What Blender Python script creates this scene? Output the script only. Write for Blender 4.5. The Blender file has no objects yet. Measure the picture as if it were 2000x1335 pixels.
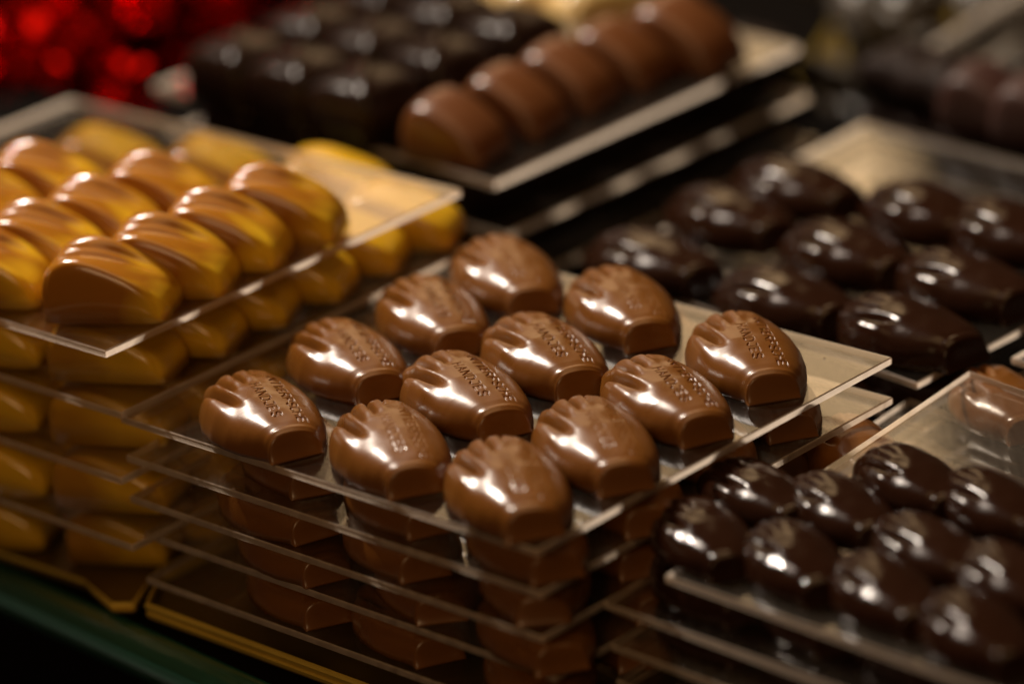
import bpy, math, random
import numpy as np
C = bpy.context.scene.collection
random.seed(7); rng = np.random.default_rng(7)
R = math.radians
# ---------------------------------------------------------------- camera, world, lamps, exposure
PITCH, ROLL, FPX = R(23), R(-6.2), 7000.0
_fw = np.array([0, math.cos(PITCH), -math.sin(PITCH)]); _ri = np.array([1., 0, 0]); _up = np.cross(_ri, _fw)
_r = _ri*math.cos(ROLL) + _up*math.sin(ROLL); _u = -_ri*math.sin(ROLL) + _up*math.cos(ROLL)
POS = -_fw*FPX*0.000106
def at(px, py, z=0.0):
    """point of the horizontal plane at height z seen at this photo pixel (2000 x 1335)"""
    d = _fw + _r*(px-1000)/FPX - _u*(py-667.5)/FPX
    return POS + d*((z-POS[2])/d[2])
from mathutils import Matrix, Vector
cd = bpy.data.cameras.new('camera'); cam = bpy.data.objects.new('camera', cd); C.objects.link(cam)
cam.matrix_world = Matrix(((_r[0], _u[0], -_fw[0], POS[0]), (_r[1], _u[1], -_fw[1], POS[1]), (_r[2], _u[2], -_fw[2], POS[2]), (0, 0, 0, 1)))
cd.sensor_width = 36; cd.lens = 36*FPX/2000; cd.clip_start = 0.02; cd.clip_end = 50
cd.dof.use_dof = True
cd.dof.focus_distance = float((at(950, 752, .006)-POS) @ _fw)
cd.dof.aperture_fstop = 5.2; cd.dof.aperture_blades = 9
bpy.context.scene.camera = cam
sc = bpy.context.scene
W = bpy.data.worlds.new('World'); sc.world = W; W.use_nodes = True
W.node_tree.nodes['Background'].inputs[0].default_value = (1, .62, .35, 1)
W.node_tree.nodes['Background'].inputs[1].default_value = 0.02
def lamp(name, loc, size, power, col, aim=(0, 0, 0), shape='RECTANGLE', sy=None, roll=0, spread=None):
    l = bpy.data.lights.new(name, 'AREA'); l.shape = shape; l.size = size
    if sy: l.size_y = sy
    l.energy = power; l.color = col
    if spread: l.spread = spread
    o = bpy.data.objects.new(name, l); C.objects.link(o); o.location = loc
    q = (Vector(aim)-Vector(loc)).to_track_quat('-Z', 'Y'); o.rotation_euler = (q.to_matrix() @ Matrix.Rotation(roll, 3, 'Z')).to_euler()
    return o
# the lit back panel of the shop whose mirror image lies in the trays
lamp('back_panel', (.07, 1.40, .625), .38, .88, (1, .66, .34), sy=.43, aim=(.05, 0, 0))
# soft cool-white strip over the display, with its row of small spots
lamp('strip', (-.34, .50, .72), .40, 2.6, (1, .81, .67), sy=.12, roll=R(-35))
for k, (sx, sy_, p) in enumerate([(-.38, .45, .75), (-.34, .495, .4), (-.30, .54, .75)]):
    lamp('spot_lamp', (sx, sy_, .705), .016, p*5.4, (1, .88, .74), shape='DISK')
lamp('ceiling_glow', (.1, -.1, 1.5), 1.2, 4.6, (1, .60, .27), sy=1.0)
lamp('front_fill', (-.45, -1.15, .60), .5, 2.3, (1, .60, .28), sy=.5)  # added warm fill from front left, brightens front faces and tray edges
sc.view_settings.view_transform = 'Standard'; sc.view_settings.look = 'None'; sc.view_settings.gamma = 1
sc.view_settings.exposure = 0.0
sc.view_settings.use_curve_mapping = False
cy = sc.cycles
cy.max_bounces = 28; cy.transparent_max_bounces = 48; cy.glossy_bounces = 6; cy.diffuse_bounces = 3; cy.transmission_bounces = 8
cy.use_denoising = True; cy.caustics_reflective = False; cy.caustics_refractive = False
cy.sample_clamp_indirect = 4.0

# ---------------------------------------------------------------- helpers
def tag(o, label=None, cat=None, group=None, kind=None):
    if label: o['label'] = label
    if cat: o['category'] = cat
    if group: o['group'] = group
    if kind: o['kind'] = kind
    return o
def mesh(name, V, F, mats, smooth=True, midx=None):
    me = bpy.data.meshes.new(name); me.from_pydata([tuple(map(float, v)) for v in V], [], F); me.validate()
    for m in mats: me.materials.append(m)
    if smooth: me.polygons.foreach_set('use_smooth', [True]*len(me.polygons))
    if midx is not None: me.polygons.foreach_set('material_index', midx)
    me.update(); return me
def link(name, me, parent=None, loc=(0, 0, 0), rz=0.0, s=1.0):
    o = bpy.data.objects.new(name, me); C.objects.link(o)
    o.location = tuple(float(v) for v in loc); o.rotation_euler = (0, 0, rz); o.scale = (s, s, s) if not isinstance(s, tuple) else s
    if parent: o.parent = parent
    return o
def sstep(a, b, x):
    t = np.clip((x-a)/(b-a), 0, 1); return t*t*(3-2*t)
def nodes(name):
    m = bpy.data.materials.new(name); m.use_nodes = True; nt = m.node_tree
    return m, nt, nt.nodes['Principled BSDF']
def add(nt, t, **k):
    n = nt.nodes.new(t)
    for a, v in k.items(): setattr(n, a, v)
    return n
def choc(name, col, rough, coat=0.0, sss=0.0, vary=0.25, nscale=60, bump=0.0, bloom=0.15, spec=.5):
    m, nt, b = nodes(name); L = nt.links.new
    tc = add(nt, 'ShaderNodeTexCoord'); nz = add(nt, 'ShaderNodeTexNoise'); nz.inputs['Scale'].default_value = nscale; nz.inputs['Detail'].default_value = 5
    oi = add(nt, 'ShaderNodeObjectInfo'); va = add(nt, 'ShaderNodeVectorMath', operation='ADD'); L(tc.outputs['Object'], va.inputs[0]); L(oi.outputs['Random'], va.inputs[1]); L(va.outputs[0], nz.inputs['Vector'])
    mx = add(nt, 'ShaderNodeMix', data_type='RGBA'); c = np.array(col)
    mx.inputs[6].default_value = (*(c*(1-vary)), 1); mx.inputs[7].default_value = (*(c*(1+vary)), 1)
    L(nz.outputs['Fac'], mx.inputs[0]); L(mx.outputs[2], b.inputs['Base Color'])
    mr = add(nt, 'ShaderNodeMapRange'); mr.inputs[1].default_value = .35; mr.inputs[2].default_value = .75
    mr.inputs[3].default_value = rough; mr.inputs[4].default_value = rough+bloom; L(nz.outputs['Fac'], mr.inputs[0]); L(mr.outputs[0], b.inputs['Roughness'])
    b.inputs['Coat Weight'].default_value = coat; b.inputs['Coat Roughness'].default_value = .14
    b.inputs['Specular IOR Level'].default_value = spec
    if sss:
        b.inputs['Subsurface Weight'].default_value = sss; b.inputs['Subsurface Radius'].default_value = (1, .5, .25); b.inputs['Subsurface Scale'].default_value = .0012
    if bump:
        n2 = add(nt, 'ShaderNodeTexNoise'); n2.inputs['Scale'].default_value = 900; n2.inputs['Detail'].default_value = 3; L(va.outputs[0], n2.inputs['Vector'])
        bp = add(nt, 'ShaderNodeBump'); bp.inputs['Strength'].default_value = bump; bp.inputs['Distance'].default_value = .0002
        L(n2.outputs['Fac'], bp.inputs['Height']); L(bp.outputs[0], b.inputs['Normal'])
    return m
M_milk = choc('milk_chocolate', (.165, .059, .0080), .26, coat=.18, sss=.15, vary=.12, bump=.08)
M_milk2 = choc('milk_chocolate_plain', (.13, .042, .010), .3, coat=.3, sss=.0, vary=.14)
M_dark = choc('dark_chocolate', (.020, .0070, .0032), .12, coat=.0, spec=.32, vary=.2, bump=.10, bloom=.10)
M_matte = choc('dark_chocolate_matte', (.012, .005, .003), .6, vary=.2, spec=.15)
M_darkbl = choc('dark_chocolate_satin', (.016, .007, .004), .22, coat=.0, spec=.22, vary=.2)
M_cream = choc('cream_chocolate', (.62, .42, .16), .3, coat=.4, vary=.1)

# acrylic: clear faces (thin sheet, both faces reflect) and frosted sawn edges
def fresnel(nt, ior=1.49):
    L = nt.links.new; g = add(nt, 'ShaderNodeNewGeometry'); m = add(nt, 'ShaderNodeMix', data_type='FLOAT')
    m.inputs[2].default_value = ior; m.inputs[3].default_value = 1/ior; L(g.outputs['Backfacing'], m.inputs[0])
    f = add(nt, 'ShaderNodeFresnel'); L(m.outputs[0], f.inputs['IOR']); return f
def acrylic(name, dust=.04, tint=(.97, .955, .93)):
    m, nt, b = nodes(name); nt.nodes.remove(b); L = nt.links.new; out = nt.nodes['Material Output']
    f = fresnel(nt)
    tr = add(nt, 'ShaderNodeBsdfTransparent'); tr.inputs[0].default_value = (*tint, 1)
    gl = add(nt, 'ShaderNodeBsdfGlossy'); gl.inputs['Roughness'].default_value = .02; gl.inputs[0].default_value = (1, 1, 1, 1)
    tc = add(nt, 'ShaderNodeTexCoord'); mp = add(nt, 'ShaderNodeMapping'); mp.inputs['Rotation'].default_value = (0, 0, R(35)); mp.inputs['Scale'].default_value = (1500, 60, 1)
    L(tc.outputs['Object'], mp.inputs[0])
    ns = add(nt, 'ShaderNodeTexNoise'); ns.inputs['Scale'].default_value = 1; ns.inputs['Detail'].default_value = 3; L(mp.outputs[0], ns.inputs['Vector'])
    n2 = add(nt, 'ShaderNodeTexNoise'); n2.inputs['Scale'].default_value = 38; n2.inputs['Detail'].default_value = 6; L(tc.outputs['Object'], n2.inputs['Vector'])
    mu = add(nt, 'ShaderNodeMath', operation='MULTIPLY'); L(ns.outputs['Fac'], mu.inputs[0]); L(n2.outputs['Fac'], mu.inputs[1])
    mr = add(nt, 'ShaderNodeMapRange'); mr.inputs[1].default_value = .2; mr.inputs[2].default_value = .42; mr.inputs[3].default_value = dust*.6; mr.inputs[4].default_value = dust*1.5
    L(mu.outputs[0], mr.inputs[0])
    r2 = add(nt, 'ShaderNodeMapRange'); r2.inputs[1].default_value = .35; r2.inputs[2].default_value = .7; r2.inputs[3].default_value = .015; r2.inputs[4].default_value = .09
    L(n2.outputs['Fac'], r2.inputs[0]); L(r2.outputs[0], gl.inputs['Roughness'])
    m1 = add(nt, 'ShaderNodeMixShader'); L(f.outputs[0], m1.inputs[0]); L(tr.outputs[0], m1.inputs[1]); L(gl.outputs[0], m1.inputs[2])
    df = add(nt, 'ShaderNodeBsdfDiffuse'); df.inputs[0].default_value = (.7, .62, .52, 1)
    m2 = add(nt, 'ShaderNodeMixShader'); L(mr.outputs[0], m2.inputs[0]); L(m1.outputs[0], m2.inputs[1]); L(df.outputs[0], m2.inputs[2])
    L(m2.outputs[0], out.inputs[0]); return m
M_acr = acrylic('clear_acrylic', .009); M_acr_dusty = acrylic('scratched_acrylic', .03)
def edge_mat():
    m, nt, b = nodes('frosted_acrylic_edge'); nt.nodes.remove(b); L = nt.links.new; out = nt.nodes['Material Output']
    tr = add(nt, 'ShaderNodeBsdfTranslucent'); tr.inputs[0].default_value = (1, .86, .72, 1)
    df = add(nt, 'ShaderNodeBsdfDiffuse'); df.inputs[0].default_value = (.92, .78, .66, 1)
    tc = add(nt, 'ShaderNodeTexCoord'); nz = add(nt, 'ShaderNodeTexNoise'); nz.inputs['Scale'].default_value = 500; L(tc.outputs['Object'], nz.inputs['Vector'])
    mr = add(nt, 'ShaderNodeMapRange'); mr.inputs[1].default_value = .3; mr.inputs[2].default_value = .7; mr.inputs[3].default_value = .15; mr.inputs[4].default_value = .35; L(nz.outputs['Fac'], mr.inputs[0])
    m1 = add(nt, 'ShaderNodeMixShader'); L(mr.outputs[0], m1.inputs[0]); L(tr.outputs[0], m1.inputs[1]); L(df.outputs[0], m1.inputs[2])
    gl = add(nt, 'ShaderNodeBsdfGlossy'); gl.inputs['Roughness'].default_value = .25
    m2 = add(nt, 'ShaderNodeMixShader'); m2.inputs[0].default_value = .12; L(m1.outputs[0], m2.inputs[1]); L(gl.outputs[0], m2.inputs[2])
    L(m2.outputs[0], out.inputs[0]); return m
M_edge = edge_mat()
def simple(name, col, rough, metal=0.0, spec=.5, coat=0.0, noise=0.0, nscale=20, bump=0.0, bscale=200):
    m, nt, b = nodes(name); L = nt.links.new
    b.inputs['Base Color'].default_value = (*col, 1); b.inputs['Roughness'].default_value = rough; b.inputs['Metallic'].default_value = metal
    b.inputs['Specular IOR Level'].default_value = spec; b.inputs['Coat Weight'].default_value = coat
    tc = add(nt, 'ShaderNodeTexCoord')
    nz = add(nt, 'ShaderNodeTexNoise'); nz.inputs['Scale'].default_value = nscale; nz.inputs['Detail'].default_value = 6; L(tc.outputs['Object'], nz.inputs['Vector'])
    if noise:
        mx = add(nt, 'ShaderNodeMix', data_type='RGBA'); c = np.array(col); mx.inputs[6].default_value = (*(c*(1-noise)), 1); mx.inputs[7].default_value = (*np.clip(c*(1+noise), 0, 1), 1)
        L(nz.outputs['Fac'], mx.inputs[0]); L(mx.outputs[2], b.inputs['Base Color'])
    if bump:
        n2 = add(nt, 'ShaderNodeTexNoise'); n2.inputs['Scale'].default_value = bscale; L(tc.outputs['Object'], n2.inputs['Vector'])
        bp = add(nt, 'ShaderNodeBump'); bp.inputs['Strength'].default_value = bump; bp.inputs['Distance'].default_value = .001
        L(n2.outputs['Fac'], bp.inputs['Height']); L(bp.outputs[0], b.inputs['Normal'])
    return m
M_gold = simple('gold_card', (.85, .58, .10), .42, metal=.5, noise=.25, nscale=60)
M_golddim = simple('gold_mirror_base', (.20, .13, .03), .30, metal=.6, noise=.3, nscale=40)
M_glass = simple('green_glass_edge', (.014, .085, .052), .2, spec=.7, coat=.6, noise=.3, nscale=30)
M_shelf = simple('black_shelf', (.003, .0022, .0018), .7, spec=.02, noise=.3)
M_table = simple('dark_speckled_stone', (.010, .006, .006), .35, noise=.8, nscale=300, bump=.8, bscale=420)
M_red = simple('red_foil', (.9, .013, .008), .13, metal=1.0, noise=.15)
M_grey = simple('grey_laminate', (.10, .085, .07), .45, noise=.2)
M_yel = simple('yellow_wrapper', (.25, .17, .02), .35, noise=.3)
M_white = simple('white_wrapper', (.10, .085, .07), .35, noise=.2)

# ---------------------------------------------------------------- setting
def prism(pts, z0, z1):
    n = len(pts); V = [(p[0], p[1], z0) for p in pts]+[(p[0], p[1], z1) for p in pts]
    F = [tuple(range(n-1, -1, -1)), tuple(range(n, 2*n))]+[(i, (i+1) % n, n+(i+1) % n, n+i) for i in range(n)]
    return V, F
ZB = -.0475                                   # top of the shelf
UD = np.array([at(1048, 1072)[0]-at(235, 812)[0], at(1048, 1072)[1]-at(235, 812)[1]]); UD /= np.linalg.norm(UD)   # along the shelf front
e0 = at(0, 1118, ZB)[:2]; e1 = at(500, 1345, ZB)[:2]; ed = (e1-e0)/np.linalg.norm(e1-e0); en = np.array([-ed[1], ed[0]])
def pe(a, b): return e0+ed*a+en*b
V, F = prism([pe(-.6, 0.0035), pe(1.2, 0.0035), pe(1.2, 1.6), pe(-.6, 1.6)], ZB-.006, ZB)
tag(link('shelf', mesh('shelf', V, F, [M_shelf], False)), 'black glossy display shelf under all the stacks', None, None, 'structure')
# rounded green glass front edge
prof = []
for a in np.linspace(90, 270, 15): prof.append((.0035+.0058*math.cos(R(a)), ZB-.0062+.0060*math.sin(R(a))))
prof.append((.0060, ZB-.0122)); prof.append((.0060, ZB-.0004))
V = []; F = []
for a in (-.6, 1.2):
    for b, z in prof: q = pe(a, b); V.append((q[0], q[1], z))
n = len(prof)
F = [(i, (i+1) % n, n+(i+1) % n, n+i) for i in range(n)]+[tuple(range(n))[::-1], tuple(range(n, 2*n))]
gr = link('glass_rail', mesh('glass_rail', V, F, [M_glass])); tag(gr, 'dark green rounded glass edge rail running along the shelf front', 'shelf edge')
V, F = prism([(-3, -2), (3, -2), (3, 6), (-3, 6)], ZB-.085, ZB-.075)
tag(link('table', mesh('table', V, F, [M_table], False)), 'black speckled stone counter below the shelf', None, None, 'structure')

# ---------------------------------------------------------------- acrylic trays
TH = .0013
def tray(pts, z, label, group, mat=None, bev=.00022, TH=.0016):
    """pts: four corners, z: height of the upper face"""
    P = [np.array(p[:2]) for p in pts]; n = 4; c = sum(P)/4
    def inset(d):
        o = []
        for i in range(n):
            a, b_, c_ = P[i-1], P[i], P[(i+1) % n]
            e_1 = (b_-a)/np.linalg.norm(b_-a); e_2 = (c_-b_)/np.linalg.norm(c_-b_)
            o.append(b_ + (e_2-e_1)*d)
        return o
    I = inset(bev)
    V = [(*p, z) for p in I]+[(*p, z-bev) for p in P]+[(*p, z-TH+bev) for p in P]+[(*p, z-TH) for p in I]
    F = [(0, 1, 2, 3), (15, 14, 13, 12)]; mi = [0, 0]
    for k in range(3):
        for i in range(4):
            j = (i+1) % 4; F.append((k*4+i, (k+1)*4+i, (k+1)*4+j, k*4+j)); mi.append(1)
    o = V[0]; org = np.array([c[0], c[1], z])
    me = mesh('acrylic_tray', [np.array(v)-org for v in V], F, [mat or M_acr, M_edge], False, mi)
    return tag(link('acrylic_tray', me, loc=org), label, 'tray', group)
def xy(px, py, z, dx=0, dy=0): p = at(px, py, z); return np.array([p[0]+dx, p[1]+dy])
GT = 'clear acrylic trays stacked with chocolates between them'
LS = .0093
ML = [xy(235, 812, 0), xy(1048, 1072, 0), xy(1742, 697, 0), xy(880, 478, 0)]
mo = [(0, 0), (-.0002, .0012), (-.0008, .0015), (.0008, .0032), (0, .001)]
ords = ['topmost', 'second', 'third', 'fourth', 'lowest']
for k in range(5):
    d = np.array(mo[k])
    tray([p+d for p in ML], -k*LS, f'{ords[k]} clear tray in the central stack of milk chocolate hands', GT, M_acr_dusty if k in (1, 3) else M_acr)

# ---------------------------------------------------------------- hand-shaped chocolate
GL = {'A': [[(0, 0), (.5, 1), (1, 0)], [(.2, .38), (.8, .38)]], 'N': [[(0, 0), (0, 1), (1, 0), (1, 1)]], 'T': [[(0, 1), (1, 1)], [(.5, 1), (.5, 0)]],
      'W': [[(0, 1), (.25, 0), (.5, .8), (.75, 0), (1, 1)]], 'E': [[(1, 1), (0, 1), (0, 0), (1, 0)], [(0, .5), (.8, .5)]],
      'R': [[(0, 0), (0, 1), (.7, 1), (1, .8), (1, .65), (.7, .48), (0, .48)], [(.5, .48), (1, 0)]], 'P': [[(0, 0), (0, 1), (.7, 1), (1, .8), (1, .65), (.7, .45), (0, .45)]],
      'S': [[(1, .85), (.75, 1), (.25, 1), (0, .8), (.1, .58), (.9, .42), (1, .2), (.75, 0), (.25, 0), (0, .15)]],
      'C': [[(1, .82), (.75, 1), (.3, 1), (0, .75), (0, .25), (.3, 0), (.75, 0), (1, .18)]], 'H': [[(0, 0), (0, 1)], [(1, 0), (1, 1)], [(0, .5), (1, .5)]],
      'D': [[(0, 0), (0, 1), (.6, 1), (1, .7), (1, .3), (.6, 0), (0, 0)]], 'J': [[(.3, 1), (1, 1), (1, .25), (.7, 0), (.3, 0), (0, .2)]]}
def text_segments(word, x, y0, y1, h, w):
    """word runs from y0 (finger end) down to y1; letter tops face +x"""
    S = []; n = len(word); adv = (y0-y1)/n
    for i, ch in enumerate(word):
        for pl in GL[ch]:
            q = [(x+b*h, y0-adv*i-a*w) for a, b in pl]
            S += list(zip(q[:-1], q[1:]))
    return S
TEXT = text_segments('ANTWERPSCHE', 3.3, 24.4, 1.8, 1.95, 1.4)+text_segments('HANDJES', -1.0, 20.3, 4.6, 1.95, 1.45)
def hand_mesh(name, mat, nt_, ny, depth=0.0, tw=.20, gs=1.0):
    L_ = 37.0
    yk = [0, 1.0, 3, 6, 10, 15, 20, 25, 29, 33, 35.5, 37.0]
    xl = [-5.3, -5.8, -7.4, -9.6, -11.9, -13.6, -13.9, -13.0, -10.8, -8.4, -5.3, 0]
    xr = [7.9, 8.5, 9.9, 11.2, 12.3, 12.9, 12.7, 11.6, 9.8, 7.6, 4.9, 0]
    from_s = np.linspace(0, 1, 400)
    ss = np.concatenate([np.linspace(0, .8, int(ny*.8), endpoint=False), .8+.2*np.sin(np.linspace(0, math.pi/2, ny-int(ny*.8)))])
    Y = ss*L_
    def sm(y, v):
        dense = np.linspace(0, L_, 701); d = np.interp(dense, yk, v); k = 41; ker = np.hanning(k); ker /= ker.sum()
        pad = np.concatenate([2*d[0]-d[k//2:0:-1], d, np.zeros(k//2)+d[-1]]); s = np.convolve(pad, ker, 'valid')
        q = np.sqrt(np.clip(1-((dense-29)/8).clip(0, 1)**2.2, 0, 1)); s = np.where(dense > 28.5, np.interp(28.5, dense, s)*(q**1.0)+0*s, s)
        return np.interp(y, dense, s)
    XL = sm(Y, xl)*.89; XR = sm(Y, xr)*.875
    xc = np.interp(Y, [0, 8, 20, 35], [-.6, -2.0, -2.4, -1.0])*np.clip((37-Y)/6, 0, 1)
    Hy = np.interp(Y, [0, 3, 8, 14, 20, 26, 31, 35], [5.7, 6.6, 7.5, 8.2, 8.4, 8.0, 7.1, 5.2])
    tp = np.clip((Y-26)/11, 0, 1); Hy = Hy*np.sqrt(np.clip(1-tp**3.4, 0, 1))
    ph = np.linspace(-math.pi/2, math.pi/2, nt_); T = np.sin(ph)*.5+ph/math.pi
    T = T/np.abs(T).max()
    t = T[None, :]; y = np.repeat(Y[:, None], nt_, 1)
    x = np.where(t > 0, xc[:, None]+t*(XR-xc)[:, None], xc[:, None]-t*(XL-xc)[:, None])
    at_ = np.abs(t)
    wn = (1-sstep(1, 11, y)); n_ = np.where(t > 0, 2.3, 2.1)+wn*.6; prof = (1-at_**n_)**(1/(2.05+wn*.35))
    z = Hy[:, None]*prof
    # grooves between the four fingers, fanning out from the knuckles
    def groove(x0, y0, x1, y1, dep, w, ya, yb):
        gx = x0+(y-y0)/(y1-y0)*(x1-x0); return dep*np.exp(-((x-gx)/w)**2)*sstep(ya, yb, y)
    fg = [(-4.6, 22, -6.0, 35, 1.5, .55, 18, 24), (-1.5, 22, -2.3, 35, 1.5, .5, 20.5, 26), (1.4, 22, 1.0, 35, 1.0, .5, 25, 30), (-4.6, 22, -6.0, 35, .55, 1.5, 17, 24), (-1.5, 22, -2.3, 35, .45, 1.4, 19, 26)]
    for g in fg: z = z-gs*groove(*g)*prof**1.5*(1-.85*sstep(29, 36, y))
    # knuckle swellings between the grooves
    for (kx, ky) in ((-6.6, 27), (-3.0, 28.8), (.3, 29), (4.2, 27.5)):
        z = z+gs*.55*np.exp(-((x-kx)/1.3)**2-((y-ky)/2.6)**2)*prof
        z = z+gs*.35*np.exp(-((x-kx*.93)/1.4)**2-((y-ky+5)/2.0)**2)
    # thumb lying along the left flank, cut off from the palm by a deep furrow
    gx = np.interp(y, [12, 19, 24, 29], [-5.2, -6.9, -8.1, -8.9])
    z = z-(.5+.5*gs)*2.9*np.exp(-((x-gx)/.85)**2)*sstep(12, 20, y)*(1-.8*sstep(24, 30, y))
    gx2 = np.interp(y, [8, 14, 19, 25], [-8.8, -9.6, -10.2, -10.6])
    z = z+1.2*np.exp(-((x-gx2)/1.7)**2)*sstep(6, 18, y)*(1-sstep(23.5, 26, y))
    z = z-.5*np.exp(-((x-gx2+.2)/2.0)**2)*sstep(24.5, 27, y)
    z = z+.28*np.exp(-((y-.7)/.6)**2)*prof
    z = np.maximum(z, 0.0)
    # little unevennesses of a moulded piece
    z = z+.06*np.sin(x*.9+1.3)*np.cos(y*.7)*prof
    if depth:
        dm = np.full(z.shape, 9.0)
        for (ax, ay), (bx, by) in TEXT:
            vx, vy = bx-ax, by-ay; L2 = vx*vx+vy*vy
            u = np.clip(((x-ax)*vx+(y-ay)*vy)/L2, 0, 1); dm = np.minimum(dm, np.hypot(x-ax-u*vx, y-ay-u*vy))
        z = z-depth*(1-sstep(tw*.55, tw*1.15, dm))
    # scalloped finger ends
    yy = y+sstep(25, 34, y)*(.22*np.cos((x+1.2)*2*math.pi/3.2)-.1)*(1-sstep(2, 6, x))
    V = np.stack([x, yy, z], -1).reshape(-1, 3)
    F = []
    idx = np.arange(ny*nt_).reshape(ny, nt_)
    a, b, c, d = idx[:-1, :-1].ravel(), idx[:-1, 1:].ravel(), idx[1:, 1:].ravel(), idx[1:, :-1].ravel()
    F = [tuple(q) for q in np.stack([a, b, c, d], 1).tolist()]
    # rounded rim and the flat wrist face
    base = len(V); cols = idx[0]; ring = []; rows = [(-.13, -.05, 1), (-.30, -.20, 1), (-.46, -.42, 1), (-.58, -.75, 1), (-.75, 0, .66), (-1.15, 0, .33), (-1.5, 0, .08), (-1.75, 0, 0)]
    prev = cols.tolist(); extra = []
    for (dy, dz, f) in rows:
        cur = []
        for j, ci in enumerate(cols):
            vx, vy, vz = V[ci]; nz_ = max(vz+dz, 0) if f == 1 else max(vz-.75, 0)*f
            extra.append((vx*(1-abs(dy)*.03), vy+dy, nz_)); cur.append(base+len(extra)-1)
        F += [(prev[j+1], prev[j], cur[j], cur[j+1]) for j in range(nt_-1)]; prev = cur
    V = np.vstack([V, np.array(extra)])
    V[:, 2] = np.maximum(V[:, 2], 0)
    # thin flash of chocolate round the foot, then the underside
    per = idx[:, 0].tolist()+idx[-1, 1:-1].tolist()+idx[::-1, -1].tolist()
    F.append(tuple([*per, *prev[::-1][1:-1]]))
    V[:, 0] -= 1.1; V[:, 1] *= 1.03
    me = mesh(name, V/1000.0, F, [mat]); return me
HM_text = hand_mesh('hand_chocolate', M_milk, 340, 420, .34, .155)
HM_faint = hand_mesh('hand_chocolate', M_milk, 200, 260, .10)
HM_low = hand_mesh('hand_chocolate', M_milk, 70, 90)
HD = hand_mesh('hand_chocolate', M_dark, 110, 140, gs=.4)

# (wrist foot pixel, heading of the fingers in degrees)
hands = [((578, 890), 105, 1), ((812, 962), 97, 0), ((1045, 1047), 95, 0),
         ((745, 778), 105, 2), ((985, 850), 106, 1), ((1222, 957), 97, 0),
         ((900, 692), 100, 2), ((1135, 772), 104, 1), ((1378, 860), 104, 1),
         ((1042, 612), 98, 0), ((1270, 677), 97, 0), ((1510, 778), 94, 1)]
rowsn = ['front row', 'second row', 'third row', 'back row']; coln = ['left', 'middle', 'right']
GH = 'milk chocolate hands in the central stack'
top = []
for i, ((px, py), ang, kind) in enumerate(hands):
    me = [HM_faint, HM_text, HM_text][kind]
    rr, cc = divmod(i, 3)
    lab = f'glossy milk chocolate hand on the topmost central tray, {coln[cc]} of its {rowsn[rr]}'
    p = at(px, py, .0001)
    o = link('chocolate_hand', me, loc=(p[0], p[1], .0001), rz=R(ang-86.5), s=(1+random.uniform(-.02, .02))*.985)
    tag(o, lab, 'chocolate', GH); top.append((p, ang))
for k in range(1, 5):
    for i, (p, ang) in enumerate(top):
        rr, cc = divmod(i, 3)
        if k >= 2 and not (rr == 0 or cc == 2 or (cc == 0)): continue
        if k >= 3 and not (rr == 0 or (cc == 2 and rr < 3) or (cc == 0 and rr < 2)): continue
        ox = [.0, .003, .001, .0035, .001][k]; oy = [0, .001, .002, .001, .001][k]
        q = (p[0]+ox+random.uniform(-.0015, .0015), p[1]+oy+random.uniform(-.0015, .0015))
        o = link('chocolate_hand', HM_low, loc=(q[0], q[1], -k*LS+.0001), rz=R(ang-90+random.uniform(-8, 8)), s=.925)
        tag(o, f'milk chocolate hand on the {ords[k]} central tray, {coln[cc]} of its {rowsn[rr]}', 'chocolate', GH)

# crumbs fallen on the top tray
V = []; F = []
for i in range(90):
    p = at(random.uniform(330, 1650), random.uniform(560, 1010), 0); r = random.uniform(.00008, .00028)
    a, b = np.array(ML[1])-ML[0], np.array(ML[3])-ML[0]; uv = np.linalg.solve(np.stack([a, b], 1), p[:2]-ML[0])
    if not (.02 < uv[0] < .98 and .02 < uv[1] < .98): continue
    n = len(V); V += [(p[0]+r*x*random.uniform(.6, 1.4), p[1]+r*y*random.uniform(.6, 1.4), z*r*random.uniform(.6, 1.3)+.00005) for x, y, z in ((1, 0, 0), (0, 1, 0), (-1, 0, 0), (0, -1, 0), (.2, .1, 1.2))]
    F += [(n, n+1, n+4), (n+1, n+2, n+4), (n+2, n+3, n+4), (n+3, n, n+4), (n+3, n+2, n+1, n)]
tag(link('crumbs', mesh('crumbs', V, F, [M_milk2], False)), 'tiny milk chocolate crumbs scattered on the topmost central tray', 'crumbs', None, 'stuff')

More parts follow.
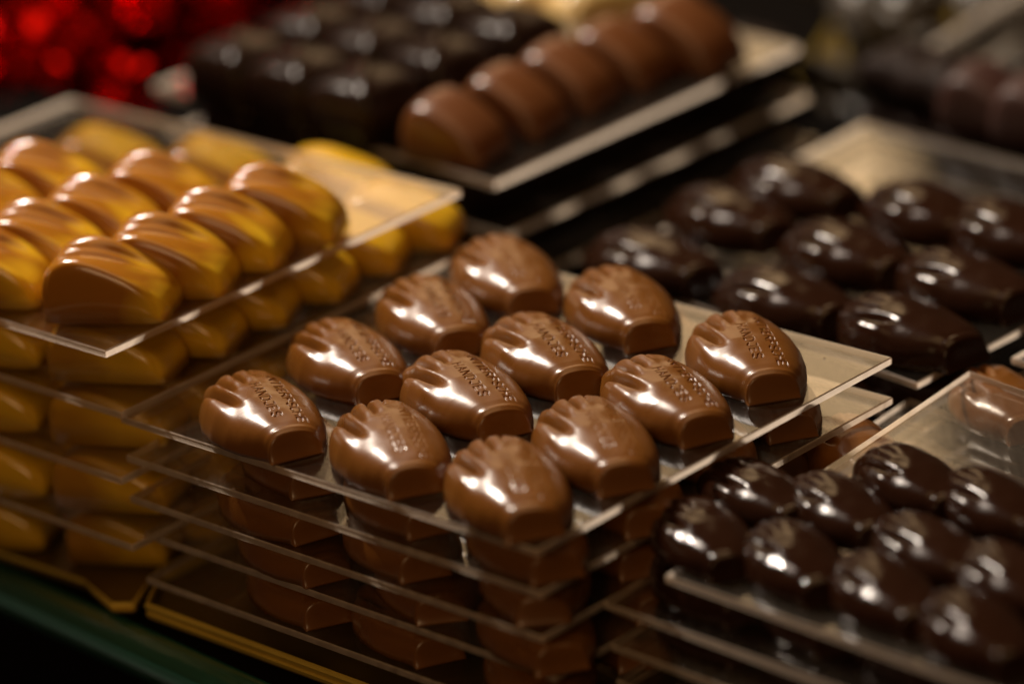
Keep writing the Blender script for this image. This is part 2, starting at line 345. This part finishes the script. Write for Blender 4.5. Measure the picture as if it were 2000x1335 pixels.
# ---------------------------------------------------------------- yellow caramel pralines, left stack
def marbled(name, warm, c0=(.38, .145, .010), c1=(.85, .52, .022)):
    m, nt, b = nodes(name); L = nt.links.new
    tc = add(nt, 'ShaderNodeTexCoord'); oi = add(nt, 'ShaderNodeObjectInfo'); mp = add(nt, 'ShaderNodeMapping'); mp.inputs['Scale'].default_value = (38, 95, 70); mp.inputs['Rotation'].default_value = (0, R(18), R(-12))
    L(tc.outputs['Object'], mp.inputs[0]); va = add(nt, 'ShaderNodeVectorMath', operation='ADD'); L(mp.outputs[0], va.inputs[0]); L(oi.outputs['Random'], va.inputs[1])
    nz = add(nt, 'ShaderNodeTexNoise'); nz.inputs['Scale'].default_value = 1.0; nz.inputs['Detail'].default_value = 2; nz.inputs['Distortion'].default_value = .6; L(va.outputs[0], nz.inputs['Vector'])
    sp = add(nt, 'ShaderNodeSeparateXYZ'); L(tc.outputs['Object'], sp.inputs[0])
    ma = add(nt, 'ShaderNodeMath', operation='MULTIPLY_ADD'); L(sp.outputs[0], ma.inputs[0]); ma.inputs[1].default_value = 26; L(nz.outputs['Fac'], ma.inputs[2])
    cr = add(nt, 'ShaderNodeValToRGB'); L(ma.outputs[0], cr.inputs[0]); e = cr.color_ramp.elements
    e[0].position = .56-.28*(1-warm); e[0].color = (*c0, 1); e[1].position = .80-.26*(1-warm); e[1].color = (*c1, 1)
    L(cr.outputs[0], b.inputs['Base Color']); b.inputs['Roughness'].default_value = .2; b.inputs['Coat Weight'].default_value = .5; b.inputs['Coat Roughness'].default_value = .08
    b.inputs['Subsurface Weight'].default_value = .3; b.inputs['Subsurface Radius'].default_value = (1, .5, .1); b.inputs['Subsurface Scale'].default_value = .002
    return m
M_car = marbled('caramel_marbled', 1.0); M_yel2 = marbled('yellow_marbled', .0, (.42, .20, .013), (.70, .41, .018))
def grid_solid(name, fx, fz, nx, ny, mats):
    """closed height-field solid: fx(s,t)->x,y ; fz -> z"""
    s = np.linspace(-1, 1, nx); t = np.linspace(-1, 1, ny)
    s = np.sin(s*math.pi/2)*.6+s*.4; t = np.sin(t*math.pi/2)*.6+t*.4
    S, T = np.meshgrid(s, t); X, Y = fx(S, T); Z = np.maximum(fz(S, T, X, Y), 0)
    V = np.stack([X, Y, Z], -1).reshape(-1, 3); idx = np.arange(nx*ny).reshape(ny, nx)
    F = [tuple(q) for q in np.stack([idx[:-1, :-1].ravel(), idx[:-1, 1:].ravel(), idx[1:, 1:].ravel(), idx[1:, :-1].ravel()], 1).tolist()]
    per = idx[0, :].tolist()+idx[1:, -1].tolist()+idx[-1, -2::-1].tolist()+idx[-2:0:-1, 0].tolist()
    # a small foot wall so that the sides meet the tray squarely
    F.append(tuple(per[::-1]))
    return mesh(name, V/1000, F, mats)
def sq(S, T, a, b):      # square -> rounded footprint
    p = 7.0; r = np.maximum(np.abs(S), np.abs(T))/np.maximum((np.abs(S)**p+np.abs(T)**p)**(1/p), 1e-6); return a*S*r, b*T*r
def profile_z(X, Y, S, T, a, H0, grooves):
    xn = X/a
    H = np.interp(xn, np.linspace(-1, 1, 21), sm21)*H0
    es = (1-np.abs(S)**16)**(1/2.6); et = (1-np.abs(T)**14)**(1/2.6)
    tilt = -1.1*(.5-.5*Y/8)*(1-.3*xn)        # the crest leans back from the front face
    z = (H+tilt)*es*et
    for (c0, c1, w, d) in grooves:
        yc = c0+(xn+1)*.5*(c1-c0)+1.1*np.sin(xn*2.4); z = z-d*np.exp(-((Y-yc)/w)**2)*sstep(-1.0, -.4, xn)*(1-sstep(.3, .8, xn))*es*et
    z = z+.5*np.exp(-((Y-4.2)/1.3)**2-((X+1)/4)**2)*es*et
    return z
sm21 = np.array([9.3, 10.4, 11.4, 12.2, 12.7, 12.95, 13.0, 12.9, 12.65, 12.3, 11.85, 11.35, 10.8, 10.2, 9.55, 8.8, 8.0, 7.1, 6.1, 5.0, 3.8])/13.0
def shell_z(S, T, X, Y): return profile_z(X, Y, S, T, 12.6, 13.2, ((-1.6, .6, 1.0, 1.05), (2.4, 1.6, 1.0, 1.0)))
def plain_z(S, T, X, Y): return profile_z(X, Y, S, T, 13.6, 12.7, ())+.7*(.5-.5*Y/8)
PM = grid_solid('shell_praline', lambda S, T: sq(S, T, 12.4, 7.1), shell_z, 110, 100, [M_car])
PM2 = grid_solid('shell_praline', lambda S, T: sq(S, T, 12.5, 7.2), plain_z, 60, 60, [M_yel2])
YZ = [.0160, .0020, -.0120, -.0260, -.0400]
YT = [xy(205, 685, YZ[0]), xy(900, 370, YZ[0])]
vd = (YT[1]-YT[0])/np.linalg.norm(YT[1]-YT[0]); lft = xy(0, 623, YZ[0])-YT[0]; ud = lft/np.linalg.norm(lft)
ords5 = ['topmost', 'second', 'third', 'lowest']
yoff = [(0, 0)]+[tuple(xy(px, py, YZ[k])-YT[0]) for k, px, py in ((1, 236, 805), (2, 236, 933), (3, 258, 1064))]
Lv = np.linalg.norm(YT[1]-YT[0])
for k in range(4):
    o0 = YT[0]+np.array(yoff[k])
    tray([o0+ud*.13, o0, o0+vd*Lv, o0+vd*Lv+ud*.13], YZ[k], f'{ords5[k]} clear tray of the left stack of yellow caramel pralines', GT, M_acr_dusty if k == 2 else M_acr)
GY = 'yellow and caramel shell pralines in the left stack'
ax = R(-19)
def pralines(k, n_v, n_u, me, firstpx, jit=.6):
    """rows go back along vd, columns go left"""
    p0 = xy(*firstpx, YZ[k])
    su = xy(firstpx[0]-240, firstpx[1]-30, YZ[k])-p0
    for j in range(n_u):
        for i in range(n_v):
            if me is PM2 and j == 0 and i == 6: continue
            sv = vd*(.0158+.0001*i)
            q = p0+sv*i+su*j
            rz = ax+R(random.uniform(-5, 5)); q = q+rng.uniform(-jit, jit, 2)/1000
            o = link('shell_praline', me, loc=(q[0], q[1], YZ[k]+.0001), rz=rz, s=1.09 if me is PM else (1.09, 1.09, .99))
            kind = 'caramel-marbled yellow praline' if me is PM else 'plain yellow praline'
            nth = ['first', 'second', 'third', 'fourth', 'fifth', 'sixth', 'seventh'][i]
            cn = ['right-hand', 'middle', 'left-hand', 'far left'][j]
            tag(o, f'{kind}, {ords5[k]} left tray, {nth} from the front in the {cn} row', 'praline', GY)
pralines(0, 4, 4, PM, (222, 606))
pralines(1, 7, 4, PM2, (240, 722))
pralines(2, 3, 2, PM2, (237, 845))
pralines(3, 3, 2, PM2, (250, 970))
o_b = xy(250, 1090, YZ[4])
for i, (dx, dy) in enumerate([(250, 1090), (15, 1060), (362, 1040)]):
    q = xy(dx, dy-12, ZB+.002); o = link('shell_praline', PM2, loc=(q[0], q[1], ZB+.002), rz=ax, s=.95)
    tag(o, f'plain yellow praline at the bottom of the left stack, {["at the front corner", "further left along the front", "behind the front corner"][i]}', 'praline', GY)

# gold card bases with a folded rim
def gold_base(pts, z, h, label):
    P = [np.array(p) for p in pts]; n = len(P); c = sum(P)/n
    t = bpy.data.objects.new('gold_board', None); C.objects.link(t); t.location = (c[0], c[1], z); tag(t, label, 'gold board', 'gold card boards under the stacks')
    V, F = prism([p-c for p in P], 0.0, .0012); link('board', mesh('board', V, F, [M_golddim], False), t)
    V = []; F = []
    lev = [(0, .0004), (-.0003, h*.38), (.0002, h*.45), (-.0004, h*.86), (-.0001, h), (.0006, h+.0001), (.0007, h*.6)]
    for d, zz in lev:
        for i in range(n):
            a, b_, c_ = P[i-1], P[i], P[(i+1) % n]; e_1 = (b_-a)/np.linalg.norm(b_-a); e_2 = (c_-b_)/np.linalg.norm(c_-b_)
            q = b_+(e_2-e_1)*(d-.0003)-c; V.append((*q, zz+.0001))
    for k in range(len(lev)-1):
        for i in range(n): j = (i+1) % n; F.append((k*n+i, k*n+j, (k+1)*n+j, (k+1)*n+i))
    link('rim', mesh('rim', V, F, [M_gold], False), t); return t
zb = ZB+.0002
g1 = [xy(-500, 925, zb), xy(168, 1150, zb), xy(222, 1196, zb), xy(262, 1196, zb), xy(310, 1130, zb), xy(860, 830, zb), xy(300, 640, zb)]
gold_base(g1, zb, .0022, 'flat gold card board with a cut corner under the yellow praline stack')
g2 = [xy(292, 1208, zb), xy(1130, 1520, zb), xy(1770, 1090, zb), xy(930, 850, zb), xy(318, 1150, zb)]
gold_base(g2, zb, .0036, 'gold card board with a ribbed rim under the central stack of milk chocolate hands')

# ---------------------------------------------------------------- dark chocolate hands, back right
GD = 'dark chocolate hands on the tray behind the central stack'
ZD = -.012
DT = [xy(1150, 520, ZD), xy(1790, 747, ZD), xy(2420, 420, ZD), xy(1690, 238, ZD)]
tray(DT, ZD, 'clear tray of dark chocolate hands behind the right corner of the central stack', GT)
tray([p+np.array([.001, .001]) for p in DT], ZD-.0105, 'lower clear tray below the dark chocolate hands at back right', GT)
dh = [((1885, 712), 118, 'nearest to the tray corner'), ((1640, 652), 118, 'left neighbour of the one nearest the tray corner'), ((1375, 572), 118, 'partly behind the back of the central tray'),
      ((1995, 620), 118, 'at the right edge of the picture'), ((1755, 560), 118, 'in the middle of the tray'), ((1520, 485), 118, 'in the left part behind the first'),
      ((1905, 480), 116, 'in the back right part'), ((1655, 425), 118, 'rearmost, in front of the bare tray corner'), ((2070, 520), 117, 'cut off by the right edge of the picture')]
for (px, py), ang, w in dh:
    p = at(px, py, ZD); tag(link('chocolate_hand', HD, loc=(p[0], p[1], ZD+.0001), rz=R(ang-90+random.uniform(-4, 4)), s=(1.06, .96, 1.04)), f'dark hand on the back right tray, {w}', 'chocolate', GD)
for (px, py) in ((1640, 740), (1885, 800), (1400, 660)):
    p = at(px, py, ZD-.0105); tag(link('chocolate_hand', HD, loc=(p[0], p[1], ZD-.0104), rz=R(28), s=1.0), f'dark chocolate hand on the lower back right tray, {"left" if px < 1500 else "middle" if px < 1800 else "right"} piece', 'chocolate', GD)

# ---------------------------------------------------------------- right front stack with small dark hands
ZR = -.010
RT = [xy(1300, 1122, ZR), xy(2060, 1388, ZR), xy(2700, 1010, ZR), xy(1893, 723, ZR)]
for k in range(5):
    d = np.array([.0004*k-.012*(k > 0), .0012*(k % 2)+.007*(k > 0)])
    tray([p+d for p in RT], ZR-k*.0083, f'{ords[k]} clear tray of the right front stack of small dark hands', GT, M_acr_dusty if k in (0, 2) else M_acr)
GR = 'small dark chocolate hands in the right front stack'
rh = [((1428, 1128), 100, 'at the left corner of the tray'), ((1560, 1035), 112, 'behind the corner piece, with the brightest glint'), ((1610, 1178), 100, 'second from the left in the front row'),
      ((1715, 1068), 108, 'brownish one amid the back row'), ((1860, 1012), 108, 'rearmost, standing out against the bare tray'), ((1800, 1240), 104, 'third in the front row'),
      ((1905, 1150), 112, 'right of the middle row'), ((2030, 1060), 110, 'cut off by the right edge of the picture'), ((1985, 1320), 104, 'in the bottom right corner of the picture'), ((2060, 1215), 108, 'at the lower right edge')]
for (px, py), ang, w in rh:
    p = at(px, py, ZR); tag(link('chocolate_hand', HD, loc=(p[0], p[1], ZR+.0001), rz=R(ang-90), s=.80), f'small dark hand, right front tray, {w}', 'chocolate', GR)
for k in (1, 2, 3):
    for i, (px, py) in enumerate(((1450, 1135), (1630, 1195), (1820, 1250), (2000, 1320))):
        p = at(px, py, ZR); tag(link('chocolate_hand', HD, loc=(p[0], p[1], ZR-k*.0083+.0001), rz=R(12+random.uniform(-6, 6)), s=.83), f'dark hand, {ords[k]} right front tray, {["first", "second", "third", "fourth"][i]} from its left corner', 'chocolate', GR)
for i, (px, py) in enumerate(((2010, 860), (1720, 960))):
    p = at(px, py, ZR-.0083); tag(link('chocolate_hand', HM_low, loc=(p[0], p[1], ZR-.0083+.0001), rz=R(8), s=.83), ['milk chocolate hand seen through the right front tray near its bare corner', 'milk chocolate hand seen through the right front tray behind the dark hands'][i], 'chocolate', GR)

# ---------------------------------------------------------------- block of dark and milk pralines, back centre
ZE = .006
ET = [xy(300, 165, ZE), xy(965, 355, ZE), xy(1560, 88, ZE), xy(930, -60, ZE)]
for k in range(3):
    d = [(0, 0), (.0015, -.001), (.003, 0)][k]
    tray([p+np.array(d) for p in ET], ZE-k*.0125, f'{["topmost", "second", "lowest"][k]} clear tray of the back centre stack of filled pralines', GT, TH=.0019)
def dome_z(H, p, q):
    return lambda S, T, X, Y: H*((1-np.abs(S)**p)*(1-np.abs(T)**p)).clip(0, 1)**(1/q)
DM = grid_solid('square_praline', lambda S, T: sq(S, T, 10.2, 9.5), lambda S, T, X, Y: (13.0-1.6*np.clip((X**2+Y**2)/90, 0, 1)+.9*np.exp(-(((X+Y)/2.5)**2)))*((1-np.abs(S)**12)*(1-np.abs(T)**12)).clip(0, 1)**.35, 40, 40, [M_darkbl])
DB = DM.copy(); DB.materials.clear(); DB.materials.append(M_matte)
KM = grid_solid('oval_praline', lambda S, T: sq(S, T, 12.0, 8.2), lambda S, T, X, Y: profile_z(X, Y, S, T, 12.0, 15.0, ())-1.2*(Y/8)**2, 60, 60, [M_milk2])
ev = (ET[2]-ET[1])/np.linalg.norm(ET[2]-ET[1]); eu = (ET[0]-ET[1])/np.linalg.norm(ET[0]-ET[1]); ea = math.atan2(-eu[1], -eu[0])
for k in (1, 2):
    for i in range(6):
        q = xy(905, 300, ZE)+ev*(.0195*i)+np.array([.001, .001])*k
        tag(link('square_praline', DB, loc=(q[0], q[1], ZE-k*.0125+.0001), rz=ea, s=(1, 1, .9)), f'square dark praline, {["", "second", "lowest"][k]} back centre tray, {["first", "second", "third", "fourth", "fifth", "sixth"][i]} along its right edge', 'praline', 'square dark pralines in the back centre block')
GK = 'oval milk chocolate pralines in the back centre row'; GQ = 'square dark pralines in the back centre block'
for i, (px, py) in enumerate(((895, 300), (1010, 248), (1112, 198), (1215, 155), (1340, 122))):
    p = at(px, py, ZE); tag(link('oval_praline', KM, loc=(p[0], p[1], ZE+.0001), rz=ea+R(12), s=.98 if i < 4 else 1.12), f'oval milk praline in the back centre row, {["nearest the tray corner", "second from the corner", "third from the corner", "fourth from the corner", "last and largest"][i]}', 'praline', GK)
q0 = xy(722, 255, ZE)
for i in range(3):
    for j in range(3):
        q = q0+ev*.0245*i+eu*.0235*j
        tag(link('square_praline', DM, loc=(q[0], q[1], ZE+.0001), rz=ea+R(random.uniform(-5, 5)), s=1.15), f'square dark praline in the back centre block, {["front", "second", "third", "rear"][i]} row, {["right", "middle", "left"][j]} piece', 'praline', GQ)
for k in (1, 2):
    for i in range(3):
        q = q0+eu*.0235*i; tag(link('square_praline', DB, loc=(q[0], q[1], ZE-k*.0125+.0001), rz=ea, s=(1, 1, .9)), f'square dark praline on the {["", "second", "lowest"][k]} back centre tray, {["right", "middle", "left"][i]} one along its front', 'praline', GQ)

# ---------------------------------------------------------------- red foil sweets, far left
def foil_ball(seed, r):
    g = np.random.default_rng(seed); n1, n2 = 9, 28; V = []; F = []
    for i in range(n1):
        th = math.pi*i/(n1-1)
        for j in range(n2):
            ph = 2*math.pi*(j+.5*(i % 2))/n2; rr = r*(1+.15*math.sin(7*ph+seed+1.5*math.sin(th*2))+g.uniform(-.05, .05)); tw = 1.0
            V.append((rr*math.sin(th)*math.cos(ph)*1.25, rr*math.sin(th)*math.sin(ph), rr*.85*math.cos(th)+r*.85))
    for i in range(n1-1):
        for j in range(n2): k = (j+1) % n2; F.append((i*n2+j, i*n2+k, (i+1)*n2+k)); F.append((i*n2+j, (i+1)*n2+k, (i+1)*n2+j))
    return mesh('foil_body', V, F, [M_red], False)
def foil_tail(seed, r, sgn):
    g = np.random.default_rng(seed+50); V = [(sgn*r*1.15, 0, r*.85)]; n = 15
    for k, (d, w) in enumerate(((1.35, .18), (1.7, .5), (2.1, .85))):
        for j in range(n):
            a = 2*math.pi*j/n; V.append((sgn*r*(d+g.uniform(-.06, .1)), r*w*math.cos(a)*(1+.3*(j % 2)), r*.85+r*w*.5*math.sin(a)*(1+.4*(j % 2))))
    F = [(0, 1+j, 1+(j+1) % n) for j in range(n)]
    for k in range(2):
        for j in range(n): a = 1+k*n+j; b = 1+k*n+(j+1) % n; F.append((a, b, b+n, a+n))
    return mesh('foil_tail', V, F, [M_red], False)
fb = [foil_ball(s, .0135) for s in range(4)]; ft = [(foil_tail(s, .0135, -1), foil_tail(s, .0135, 1)) for s in range(4)]
RD = [(20, 175, .015), (118, 165, .02), (20, 60, .03), (235, 95, .03), (300, 95, .022), (330, 30, .03), (395, 45, .02), (450, -5, .03), (540, -15, .022), (245, 20, .035), (100, 20, .04), (240, 225, .02), (480, 30, .014), (420, 75, .006), (280, 160, .006), (180, 215, .0), (385, -10, .04), (335, 120, .01)]
RW = ['lowest at the left edge', 'standing apart in the dark gap', 'left edge, upper one', 'in the centre', 'right of centre, low', 'above the centre', 'beside the dark block', 'top, before the last one', 'right tip of the heap', 'top centre', 'top left', 'small one added as a red reflection by the yellow tray', 'under the right tip', 'against the dark block', 'at the foot of the heap', 'behind the yellow pralines', 'top, right of centre', 'low, touching the dark block']
for i, (px, py, z) in enumerate(RD):
    z -= .03; p = at(px, py, z)
    t = bpy.data.objects.new('wrapped_sweet', None); C.objects.link(t); t.location = (p[0], p[1], z); t.rotation_euler = (R(random.uniform(-30, 30)), R(random.uniform(-25, 25)), R(random.uniform(0, 180)))
    tag(t, f'shiny red foil sweet, upper left heap, {RW[i]}', 'sweet', 'red foil wrapped sweets heaped at upper left')
    t.scale = (.45,)*3 if i == 11 else (.75,)*3 if i == 1 else (.95,)*3  # the smallest one is added in place of a blurred red reflection
    s = i % 4; link('foil_body', fb[s], t); link('foil_tail', ft[s][0], t); link('foil_tail', ft[s][1], t)

# ---------------------------------------------------------------- far background
ZF = -.02
FT = [xy(850, 60, ZF), xy(1130, 150, ZF), xy(1500, -20, ZF), xy(1250, -90, ZF)]
tray(FT, ZF+.02, 'clear tray of cream pralines at the top edge of the picture', GT)
CM = grid_solid('cream_praline', lambda S, T: sq(S, T, 13, 10), dome_z(13, 3, 2.2), 30, 30, [M_cream])
for i, (px, py) in enumerate(((1060, 42), (1160, 52), (1255, 10), (1150, -15), (1010, 5))):
    p = at(px, py, ZF+.02); tag(link('cream_praline', CM, loc=(p[0], p[1], ZF+.0201), rz=.4*i), f'cream praline blurred at the top edge, {["left", "middle", "right", "rear middle", "rear left"][i]} one', 'praline', 'cream pralines at the top edge')
# stack with dark pieces, upper right
ZU = -.012
UT = [xy(1690, 165, ZU), xy(2100, 300, ZU), xy(2500, 60, ZU), xy(2050, -60, ZU)]
for k in range(3): tray([p+np.array([.001*k, 0]) for p in UT], ZU-k*.0125, f'{ords[k]} clear tray of the blurred stack at upper right', GT)
for k in range(3):
    for i in range(5):
        q = xy(1760+75*i, 180+24*i, ZU); q = q+np.array([.002, .002])
        tag(link('square_praline', DB, loc=(q[0], q[1], ZU-k*.0125+.0001), rz=ea, s=(1, 1, .8)), f'square dark praline on the {ords[k]} upper right tray, {["leftmost", "second", "third", "fourth", "rightmost"][i]} along its front', 'praline', 'dark pralines in the upper right stack')
KR = KM.copy(); KR.materials.clear(); KR.materials.append(choc('reddish_chocolate', (.04, .010, .005), .5, vary=.2))
for i, (px, py) in enumerate(((1935, 150), (2040, 175))):
    p = at(px, py, ZU+.012); tag(link('oval_praline', KR, loc=(p[0], p[1], ZU+.0001), rz=ea+R(12)), f'reddish brown oval praline on the upper right stack, {["left", "right"][i]} one', 'praline', 'reddish brown pralines at upper right')
def wrapped(mat, seed, r):
    global M_red
    keep = M_red; M_red = mat; a = foil_ball(seed, r), foil_tail(seed, r, -1), foil_tail(seed, r, 1); M_red = keep; return a
for i, (px, py, z, mat, rr, lab) in enumerate(((1715, 75, -.035, M_yel, .012, 'yellow wrapped sweet blurred at upper right'), (1745, 40, -.03, M_white, .014, 'greyish white wrapped sweet blurred above the yellow one'), (1800, 105, -.035, M_yel, .012, 'olive wrapped sweet beside the dark stack at upper right'), (1700, 5, -.02, M_white, .012, 'pale wrapped sweet at the top edge of the picture'), (1950, 15, -.02, M_white, .010, 'small pale wrapped sweet in the top right corner'))):
    p = at(px, py, z); b0, b1, b2 = wrapped(mat, 10+i, rr)
    t = bpy.data.objects.new('wrapped_sweet', None); C.objects.link(t); t.location = (p[0], p[1], z-rr); t.rotation_euler = (R(10), R(-12), R(40*i)); tag(t, lab, 'sweet', 'wrapped sweets at upper right')
    link('foil_body', b0, t); link('foil_tail', b1, t); link('foil_tail', b2, t)
# tray corner at the right edge, between the two dark stacks
ZQ = -.012
tray([xy(1975, 697, ZQ), xy(2200, 770, ZQ), xy(2500, 600, ZQ), xy(2270, 535, ZQ)], ZQ, 'corner of another clear tray at the right edge of the picture', GT)
